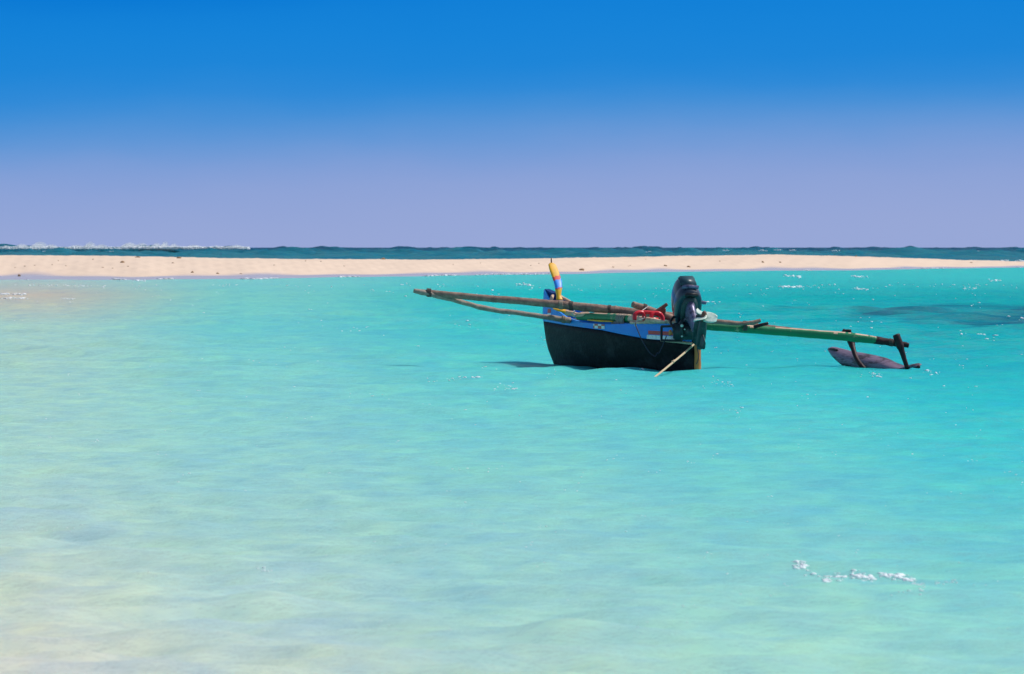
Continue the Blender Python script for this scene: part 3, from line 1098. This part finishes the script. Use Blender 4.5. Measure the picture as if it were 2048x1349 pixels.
lashing([(1750, 680, 70.45), (1800, 688, 70.43)], (1782, 685.3, 70.44), .05, px_r(7.4), 5, .006, M['lash'], aft)
# struts
st = bar("strut", [(1686, 661, 71.70), (1698, 670, 71.70), (1702, 682, 71.65), (1707, 700, 71.55), (1713, 717, 71.45), (1722, 731, 71.35), (1733, 741, 71.3)],
         [px_r(v) for v in (4, 8, 8.2, 5, 4.6, 5, 4.5)], M['dark_wood'], seed=6, wob=.15)
bar("strut_peg", [(1684, 664.5, 71.6), (1693, 662.5, 71.6), (1702, 662.5, 71.6)], [px_r(v) for v in (2.6, 3.4, 3)], M['dark_wood'], st, n=4)
bar("strut_peg", [(1700, 681, 71.5), (1709, 682.5, 71.5), (1717, 683.5, 71.5)], [px_r(v) for v in (3, 2.8, 2.4)], M['dark_wood'], st, n=4)
bar("strut", [(1792.5, 670.5, 70.33), (1796, 681, 70.33), (1800, 692, 70.33), (1804, 703, 70.33), (1809, 720, 70.33), (1815, 738, 70.33)],
    [px_r(v) for v in (7.4, 8.2, 8.0, 5.6, 4.6, 4.8)], M['dark_wood'], seed=7, wob=.12)
# float: carved log with both ends drawn up
bm = bmesh.new()
A, B = L(1660, 700, 72.6), L(1838, 735, 70.15)
NS = 34
tf = np.linspace(0, 1, NS)
# top and bottom edge heights (m) from the aft end of the survey
cols = [(1660, 697, 703), (1668, 698, 716), (1682, 701.5, 729), (1700, 706, 742), (1722, 709.5, 748), (1745, 714, 749), (1770, 720, 749), (1790, 730, 749), (1806, 735.5, 748), (1820, 732, 741), (1832, 729.5, 738), (1838, 732, 737)]
rings = []
cx = np.array([c[0] for c in cols])
for f in tf:
    px = 1660 + 178 * f
    Yd = 72.6 + (70.15 - 72.6) * f
    zt = W(px, np.interp(px, cx, [c[1] for c in cols]), Yd).z
    zb = W(px, np.interp(px, cx, [c[2] for c in cols]), Yd).z
    zm, hh = (zt + zb) / 2, (zt - zb) / 2
    c = L(px, 600, Yd)
    w = max(.012, .105 * math.sin(math.pi * min(max(f * .94 + .03, 0), 1)) ** .6)
    ring = []
    for a in np.linspace(0, 2 * math.pi, 20, endpoint=False):
        cy, sz = math.cos(a), math.sin(a)
        ring.append((c.x, c.y + w * math.copysign(abs(cy) ** 2.0, cy) - .035 * sz, zm + .02 + hh * math.copysign(abs(sz) ** .9, sz)))
    rings.append(ring)
loft(bm, rings)
flo = from_bm("outrigger_float", bm, M['float'], canoe)
bm = bmesh.new()
tube(bm, [L(1661, 699.5, 72.55), L(1668, 699.5, 72.45), L(1675, 701, 72.35)], [px_r(3.4), px_r(3), px_r(2)], sides=8, n=3)
from_bm("float_tip", bm, M['dark_wood'], flo)
bm = bmesh.new()
tube(bm, [L(1826, 733.5, 70.3), L(1834, 733, 70.2), L(1838, 734.5, 70.12)], [px_r(2.5), px_r(4.2), px_r(3)], sides=8, n=3)
from_bm("float_tip", bm, M['dark_wood'], flo)

# forked crutch for the oar
cr_ = bar("rowlock", [(1306, 628, 70.62), (1318, 621, 70.62), (1327, 614, 70.62), (1334, 608.5, 70.62)], [px_r(v) for v in (3.4, 4.6, 3.8, 3.4)], M['brown_wood'], wob=.1, n=5)
bar("rowlock_fork", [(1316, 624, 70.64), (1323, 623, 70.64), (1329, 619, 70.64), (1328, 630, 70.64)], [px_r(v) for v in (3.6, 4.4, 3, 2.4)], M['brown_wood'], cr_, wob=.1, n=5)
bar("rowlock_stem", [(1322, 620, 70.64), (1324, 635, 70.64), (1322, 652, 70.64)], [px_r(v) for v in (3.6, 3.6, 3.6)], M['brown_wood'], cr_, wob=.1, n=4)

# port stern: iron frame, ledge, cords
bm = bmesh.new()
fx = [L(1323, 653.5, 69.75), L(1363, 652, 69.55), L(1363, 682, 69.55), L(1323, 681, 69.75)]
for a, b_ in zip(fx, fx[1:] + fx[:1]):
    tube(bm, [a, (a + b_) / 2, b_], px_r(2.6), sides=6, n=2)
fr = from_bm("motor_frame", bm, M['black'], canoe, False)
bar("frame_cleat", [(1340, 661, 69.55), (1341, 666, 69.55), (1339, 671, 69.57)], [px_r(2.4), px_r(3.6), px_r(2.2)], M['post_wood'], fr, n=4)
bar("ledge", [(1322, 681.5, 69.85), (1350, 684, 69.75), (1384, 687.5, 69.62)], [px_r(2), px_r(2.4), px_r(2.8)], M['pale_wood'], canoe, n=4)
bar("cord", [(1273, 641, 69.95), (1271, 647, 69.9), (1275, 660, 69.85), (1285, 683, 69.8), (1298, 704, 69.78), (1306, 711, 69.76), (1311, 713, 69.75), (1315, 706, 69.74), (1318, 707, 69.74), (1326, 690, 69.72), (1333, 672, 69.7)],
    px_r(1.1), M['cord'], canoe, wob=0, sides=6, n=6)
bar("cord", [(1394, 688, 69.5), (1395, 700, 69.5), (1397.5, 712, 69.5), (1395, 724, 69.5), (1392, 729, 69.52)], px_r(.8), M['cord'], canoe, wob=0, sides=6, n=6)
bar("cord", [(1291, 634, 70.36), (1286, 638, 70.3), (1277, 641, 70.3), (1271, 645, 70.32), (1270, 650, 70.35), (1271, 653, 70.36)], px_r(1.3), M['white_rope'], canoe, wob=0, sides=6, n=6)
bar("cord", [(1297, 613, 70.78), (1291, 617, 70.74), (1284, 623, 70.6), (1287, 631, 70.4), (1289, 635, 70.3)], px_r(1.0), M['white_rope'], canoe, wob=0, sides=6, n=6)


def things_root(name, px, py, Yd, label, cat):
    o = empty(name, W(px, py, Yd), HEAD)
    tag(o, label, cat)
    return o


def rel(o):
    off = Vector(o.location)
    return lambda px, py, Yd: RINV @ (W(px, py, Yd) - off)


# ---- green painted pole along the port gunwale
pole = things_root("painted_pole", 1240, 637, 71.3, "green painted pole with bare peeled end lying along the near gunwale of the canoe", "pole")
Q = rel(pole)
bm = bmesh.new()
tube(bm, [Q(1156, 632.5, 72.18), Q(1166, 633, 72.1), Q(1200, 635, 71.7), Q(1235, 636.5, 71.25), Q(1262, 638, 70.9)], [px_r(v) for v in (7, 8.2, 9, 9, 8.4)], sides=14, n=6, wob=.06, seed=14)
pale_top(from_bm("pole_shaft", bm, M['green'], pole), .86, M['pale_wood'])
bm = bmesh.new()
tube(bm, [Q(1260, 638, 70.92), Q(1285, 639.5, 70.5), Q(1310, 642, 70.1), Q(1332, 644.5, 69.85)], [px_r(v) for v in (7.2, 6.4, 4.8, 2.2)], sides=12, n=6, wob=.05, seed=15)
from_bm("peeled_end", bm, M['pale_wood'], pole)
bm = bmesh.new()
tube(bm, [Q(1331, 641, 69.85), Q(1337, 643.5, 69.83), Q(1340, 648.5, 69.82)], [px_r(1.6), px_r(2.6), px_r(1.2)], sides=8, n=4)
from_bm("pole_tip", bm, M['pale_wood'], pole)
bm = bmesh.new()
tube(bm, [Q(1176, 640.5, 71.85), Q(1200, 642.5, 71.55), Q(1225, 643.5, 71.2)], [px_r(2), px_r(3.4), px_r(2)], sides=8, n=5, flat=(1, .6))
from_bm("yellow_edge", bm, M['yellow'], pole)

# ---- yellow paddle tucked under the fore boom
pad = things_root("paddle", 1130, 625, 72.35, "yellow bladed wooden paddle tucked under the boom at the bow", "paddle")
Q = rel(pad)
bm = bmesh.new()
pts = [Q(1108, 618, 72.35), Q(1120, 620.5, 72.3), Q(1134, 624, 72.25), Q(1144, 626.5, 72.2)]
tube(bm, pts, [.03, .075, .08, .05], sides=12, n=5, flat=(1, .28))
from_bm("paddle_blade", bm, M['yellow'], pad)
bm = bmesh.new()
tube(bm, [Q(1132, 625.5, 72.22), Q(1145, 628, 72.15), Q(1158, 630.5, 72.05), Q(1180, 628.5, 71.95)], [px_r(v) for v in (5.5, 5.5, 4.5, 3)], sides=10, n=5, wob=.08)
from_bm("paddle_shaft", bm, M['pale_wood'], pad)
bm = bmesh.new()
tube(bm, [Q(1146, 618, 72.1), Q(1149, 624, 72.05), Q(1144, 628, 72.08), Q(1150, 631, 72.05), Q(1147, 634, 72.1)], px_r(1.3), sides=6, n=5)
from_bm("paddle_tie", bm, M['white_rope'], pad)

# ---- sackcloth hung over the pole
bm = bmesh.new()
ck = things_root("sackcloth", 1249, 640, 71.0, "grey frayed sackcloth strip hanging over the green pole", "cloth")
Q = rel(ck)
prof = [(640, -.085), (633, -.075), (628.5, -.03), (628, .01), (632, .062), (640, .074), (648, .070), (655.5, .066)]
cols_ = []
for i in range(11):
    px = 1242.5 + 15.5 * i / 10
    Yd = 71.17 - .2 * i / 10
    col = []
    for j, (py, off) in enumerate(prof):
        o_ = .010 * math.sin(i * 1.9 + j * .5)
        pyj = py + (px - 1250) * .06 + (random.uniform(-2.5, 2) if j == len(prof) - 1 else 0)
        col.append(bm.verts.new(Q(px + random.uniform(-.5, .5), pyj, Yd) + Vector((0, off + o_, 0))))
    cols_.append(col)
for a, b_ in zip(cols_, cols_[1:]):
    for k in range(len(prof) - 1):
        bm.faces.new((a[k], b_[k], b_[k + 1], a[k + 1]))
clo = from_bm("cloth_strip", bm, M['cloth'], ck)
sm = clo.modifiers.new("thickness", 'SOLIDIFY'); sm.thickness = .008
bm = bmesh.new()
cols_ = []
for i in range(6):
    px = 1232 + 12 * i / 5
    Yd = 71.28 - .15 * i / 5
    cols_.append([bm.verts.new(Q(px, py + random.uniform(-.6, .6), Yd) + Vector((0, .062 + .006 * math.sin(i * 2.1 + j), 0))) for j, py in enumerate((643, 647, 650.5, 654))])
for a, b_ in zip(cols_, cols_[1:]):
    for k in range(3):
        bm.faces.new((a[k], b_[k], b_[k + 1], a[k + 1]))
fl = from_bm("cloth_flap", bm, M['cloth'], ck)
sm = fl.modifiers.new("thickness", 'SOLIDIFY'); sm.thickness = .008

# ---- red fuel can inside the hull
can = things_root("fuel_can", 1296, 660, 70.2, "red plastic fuel can with looped handles standing inside the canoe behind the peeled pole", "fuel can")
Q = rel(can)
bm = bmesh.new()
c0 = Q(1297, 655, 70.55)
box(bm, c0.x, c0.y, c0.z, .34, .20, .24, bev=.03)
from_bm("can_body", bm, M['red'], can)
for pts in ([(1269, 640, 70.3), (1270, 630, 70.3), (1277, 625.5, 70.32), (1285, 626.5, 70.34), (1288, 633, 70.35), (1288, 641, 70.35)],
            [(1303, 641, 70.35), (1303, 631, 70.35), (1309, 626.5, 70.37), (1319, 628, 70.38), (1324.5, 635, 70.4), (1325, 643, 70.4)]):
    bm = bmesh.new()
    tube(bm, [Q(*p) for p in pts], px_r(4.3), sides=10, n=6)
    from_bm("handle", bm, M['red'], can)
bm = bmesh.new()
tube(bm, [Q(1280, 624.5, 70.34), Q(1296, 625, 70.36), Q(1312, 626, 70.38)], px_r(3.6), sides=10, n=5)
from_bm("handle_bar", bm, M['red'], can)

# ---- mooring rope
rp = bmesh.new()
pts = [W(1394, 683, 69.48), W(1388, 689, 69.35), W(1378, 698, 69.0), W(1362, 712, 68.4), W(1345, 726, 67.6), W(1328, 740, 66.9), W(1311, 753.5, 66.1), W(1300, 763, 65.6)]
tube(rp, pts, .012, sides=8, n=6, wob=.12)
tube(rp, [W(1389, 681, 69.46), W(1393, 679, 69.44), W(1397, 682, 69.46), W(1394, 686, 69.45), W(1389, 684, 69.46)], .014, sides=8, n=4)
for f in (1347.5,):
    tube(rp, [W(1349, 722, 67.75), W(1346, 725, 67.6), W(1345, 724, 67.62)], .016, sides=6, n=3)
tag(from_bm("mooring_rope", rp, M['rope']), "tan mooring rope running taut from the stern post down into the water", "rope")

# ---- tilted outboard motor
motor = empty("outboard_motor", W(1378, 654, 69.62), HEAD - R(13))
tag(motor, "dark blue outboard motor tilted up on the canoe's stern with pale propeller", "outboard motor")
TILT = Matrix.Rotation(R(60), 3, 'Y')


def tilted(name, bm, material, parent=motor, smooth_=True):
    bmesh.ops.transform(bm, matrix=TILT.to_4x4(), verts=bm.verts)
    return from_bm(name, bm, material, parent, smooth_)


def oval(cx, z, a, b_, n=28, pw=2.5, cy=0.0, tilt=0.0):
    r = []
    for k in range(n):
        t_ = 2 * math.pi * k / n
        c_, s_ = math.cos(t_), math.sin(t_)
        x = a * math.copysign(abs(c_) ** (2 / pw), c_)
        r.append(Vector((cx + x, cy + b_ * math.copysign(abs(s_) ** (2 / pw), s_), z + tilt * x)))
    return r


bm = bmesh.new()
loft(bm, [oval(-.17, .10, .235, .130), oval(-.17, .115, .262, .155), oval(-.17, .16, .275, .168), oval(-.172, .24, .278, .170), oval(-.175, .25, .272, .165), oval(-.175, .262, .275, .168), oval(-.18, .36, .268, .165),
          oval(-.19, .45, .248, .155), oval(-.205, .50, .215, .135), oval(-.215, .525, .165, .105), oval(-.22, .535, .09, .06)])
cowl = tilted("cowling", bm, M['motor'])
# raised slab and grip across the rear of the cowl
bm = bmesh.new()
box(bm, -.435, 0, .36, .055, .20, .20, bev=.018)
tilted("cowl_back_panel", bm, M['motor_panel'], cowl)
bm = bmesh.new()
box(bm, -.458, 0, .175, .05, .21, .022, bev=.008)
box(bm, -.452, .03, .205, .04, .10, .018, bev=.006)
tilted("cowl_grip", bm, M['motor_metal'], cowl)
bm = bmesh.new()
box(bm, -.40, -.005, .085, .05, .16, .04, bev=.010)
tilted("cowl_vent", bm, M['black'], cowl)
# lower apron round the top of the leg
bm = bmesh.new()
loft(bm, [oval(-.17, .13, .215, .115), oval(-.17, .085, .20, .105), oval(-.175, .055, .17, .085), oval(-.18, .04, .13, .06)])
tilted("apron", bm, M['motor_green'])
# leg
bm = bmesh.new()
loft(bm, [oval(-.19, .07, .15, .062, 20), oval(-.185, -.02, .12, .056, 20), oval(-.18, -.15, .10, .048, 20), oval(-.18, -.30, .088, .040, 20), oval(-.185, -.42, .085, .034, 20), oval(-.19, -.50, .09, .030, 20)])
leg = tilted("leg", bm, M['motor_metal'])
bm = bmesh.new()
for k in range(7):
    box(bm, -.20, -.058, .02 - k * .035, .02, .016, .012, bev=.003)
tilted("leg_ribs", bm, M['white'], leg)
# anti-ventilation plate
bm = bmesh.new()
loft(bm, [oval(-.25, -.50, .20, .075, 20, 3), oval(-.25, -.512, .205, .078, 20, 3), oval(-.25, -.522, .20, .075, 20, 3)])
box(bm, -.43, 0, -.498, .055, .115, .075, bev=.012)
tilted("ventilation_plate", bm, M['motor_green'])
# gearcase and skeg
bm = bmesh.new()
sec = [(.06, .012), (.04, .035), (-.02, .052), (-.12, .056), (-.24, .054), (-.33, .045), (-.36, .03)]
rings = []
for x, r in sec:
    rings.append([Vector((-.12 + x, r * math.cos(a), -.64 + r * math.sin(a))) for a in np.linspace(0, 2 * math.pi, 16, endpoint=False)])
loft(bm, rings)
loft(bm, [oval(-.20, -.50, .10, .026, 16), oval(-.20, -.60, .12, .03, 16), oval(-.21, -.70, .10, .022, 16), oval(-.23, -.80, .075, .013, 16), oval(-.245, -.86, .05, .009, 16)])
tilted("gearcase", bm, M['motor_green'])
# propeller: hub and three blades
bm = bmesh.new()
rings = []
for x, r in ((-.475, .034), (-.52, .036), (-.575, .03), (-.60, .012)):
    rings.append([Vector((x, r * math.cos(a), -.64 + r * math.sin(a))) for a in np.linspace(0, 2 * math.pi, 14, endpoint=False)])
loft(bm, rings)
prop = tilted("propeller", bm, M['brown_wood'])
for k in range(3):
    bm = bmesh.new()
    base = R(200 + 120 * k)
    rows = []
    for i in range(7):
        f = i / 6
        r = .028 + .135 * f
        half = (.25 + .95 * math.sin(math.pi * min(f * .8 + .18, 1)) ** .8) * .095
        row = []
        for j in range(7):
            g = j / 6 - .5
            an = base + g * 2 * half / max(r, .04) * .75
            row.append(Vector((-.53 + g * .07 * (1 - .3 * f), r * math.cos(an), -.64 + r * math.sin(an))))
        rows.append(row)
    front_ = [[bm.verts.new(p) for p in row] for row in rows]
    back_ = [[bm.verts.new(p + Vector((.007, 0, 0))) for p in row] for row in rows]
    for i in range(6):
        for j in range(6):
            bm.faces.new((front_[i][j], front_[i][j + 1], front_[i + 1][j + 1], front_[i + 1][j]))
            bm.faces.new((back_[i][j], back_[i + 1][j], back_[i + 1][j + 1], back_[i][j + 1]))
    edge = [(0, j) for j in range(7)] + [(i, 6) for i in range(1, 7)] + [(6, j) for j in range(5, -1, -1)] + [(i, 0) for i in range(5, 0, -1)]
    for (a, b2) in zip(edge, edge[1:] + edge[:1]):
        bm.faces.new((front_[a[0]][a[1]], front_[b2[0]][b2[1]], back_[b2[0]][b2[1]], back_[a[0]][a[1]]))
    tilted("blade", bm, M['prop'], prop)
# swivel bracket and clamps on the transom (not tilted)
bm = bmesh.new()
box(bm, -.02, .03, -.065, .10, .34, .19, bev=.015)
for sy in (-.11, .11):
    box(bm, -.075, sy, -.03, .06, .045, .22, bev=.012)
box(bm, -.085, 0, -.06, .05, .14, .13, bev=.012)
box(bm, .01, .165, -.02, .09, .07, .14, bev=.015)
brk = from_bm("clamp_bracket", bm, M['motor_green'], motor)
for y_, z_, r_ in ((.115, .015, .018), (.08, -.03, .009), (.115, -.115, .011)):
    bm = bmesh.new()
    tube(bm, [(-.105, y_, z_), (-.122, y_, z_)], r_, sides=12, n=1)
    from_bm("clamp_bolt", bm, M['prop'], brk)
bm = bmesh.new()
tube(bm, [(.02, .02, -.02), (-.02, .02, .06), (-.09, .015, .10)], [.06, .065, .05], sides=12, n=5)
tube(bm, [(.05, .10, .00), (.10, .07, .07), (.16, .03, .12)], [.028, .03, .03], sides=10, n=5)
from_bm("swivel", bm, M['motor'], motor)
bm = bmesh.new()
tube(bm, [(-.04, .12, -.10), (-.05, .20, -.02), (.05, .22, .06), (.14, .16, .12)], .016, sides=8, n=6)
from_bm("steering_arm", bm, M['black'], motor)
bm = bmesh.new()
tube(bm, [(.10, -.16, .30), (.10, -.21, .295), (.09, -.235, .29)], [.022, .024, .018], sides=10, n=3)
from_bm("tiller_knob", bm, M['motor_metal'], motor)
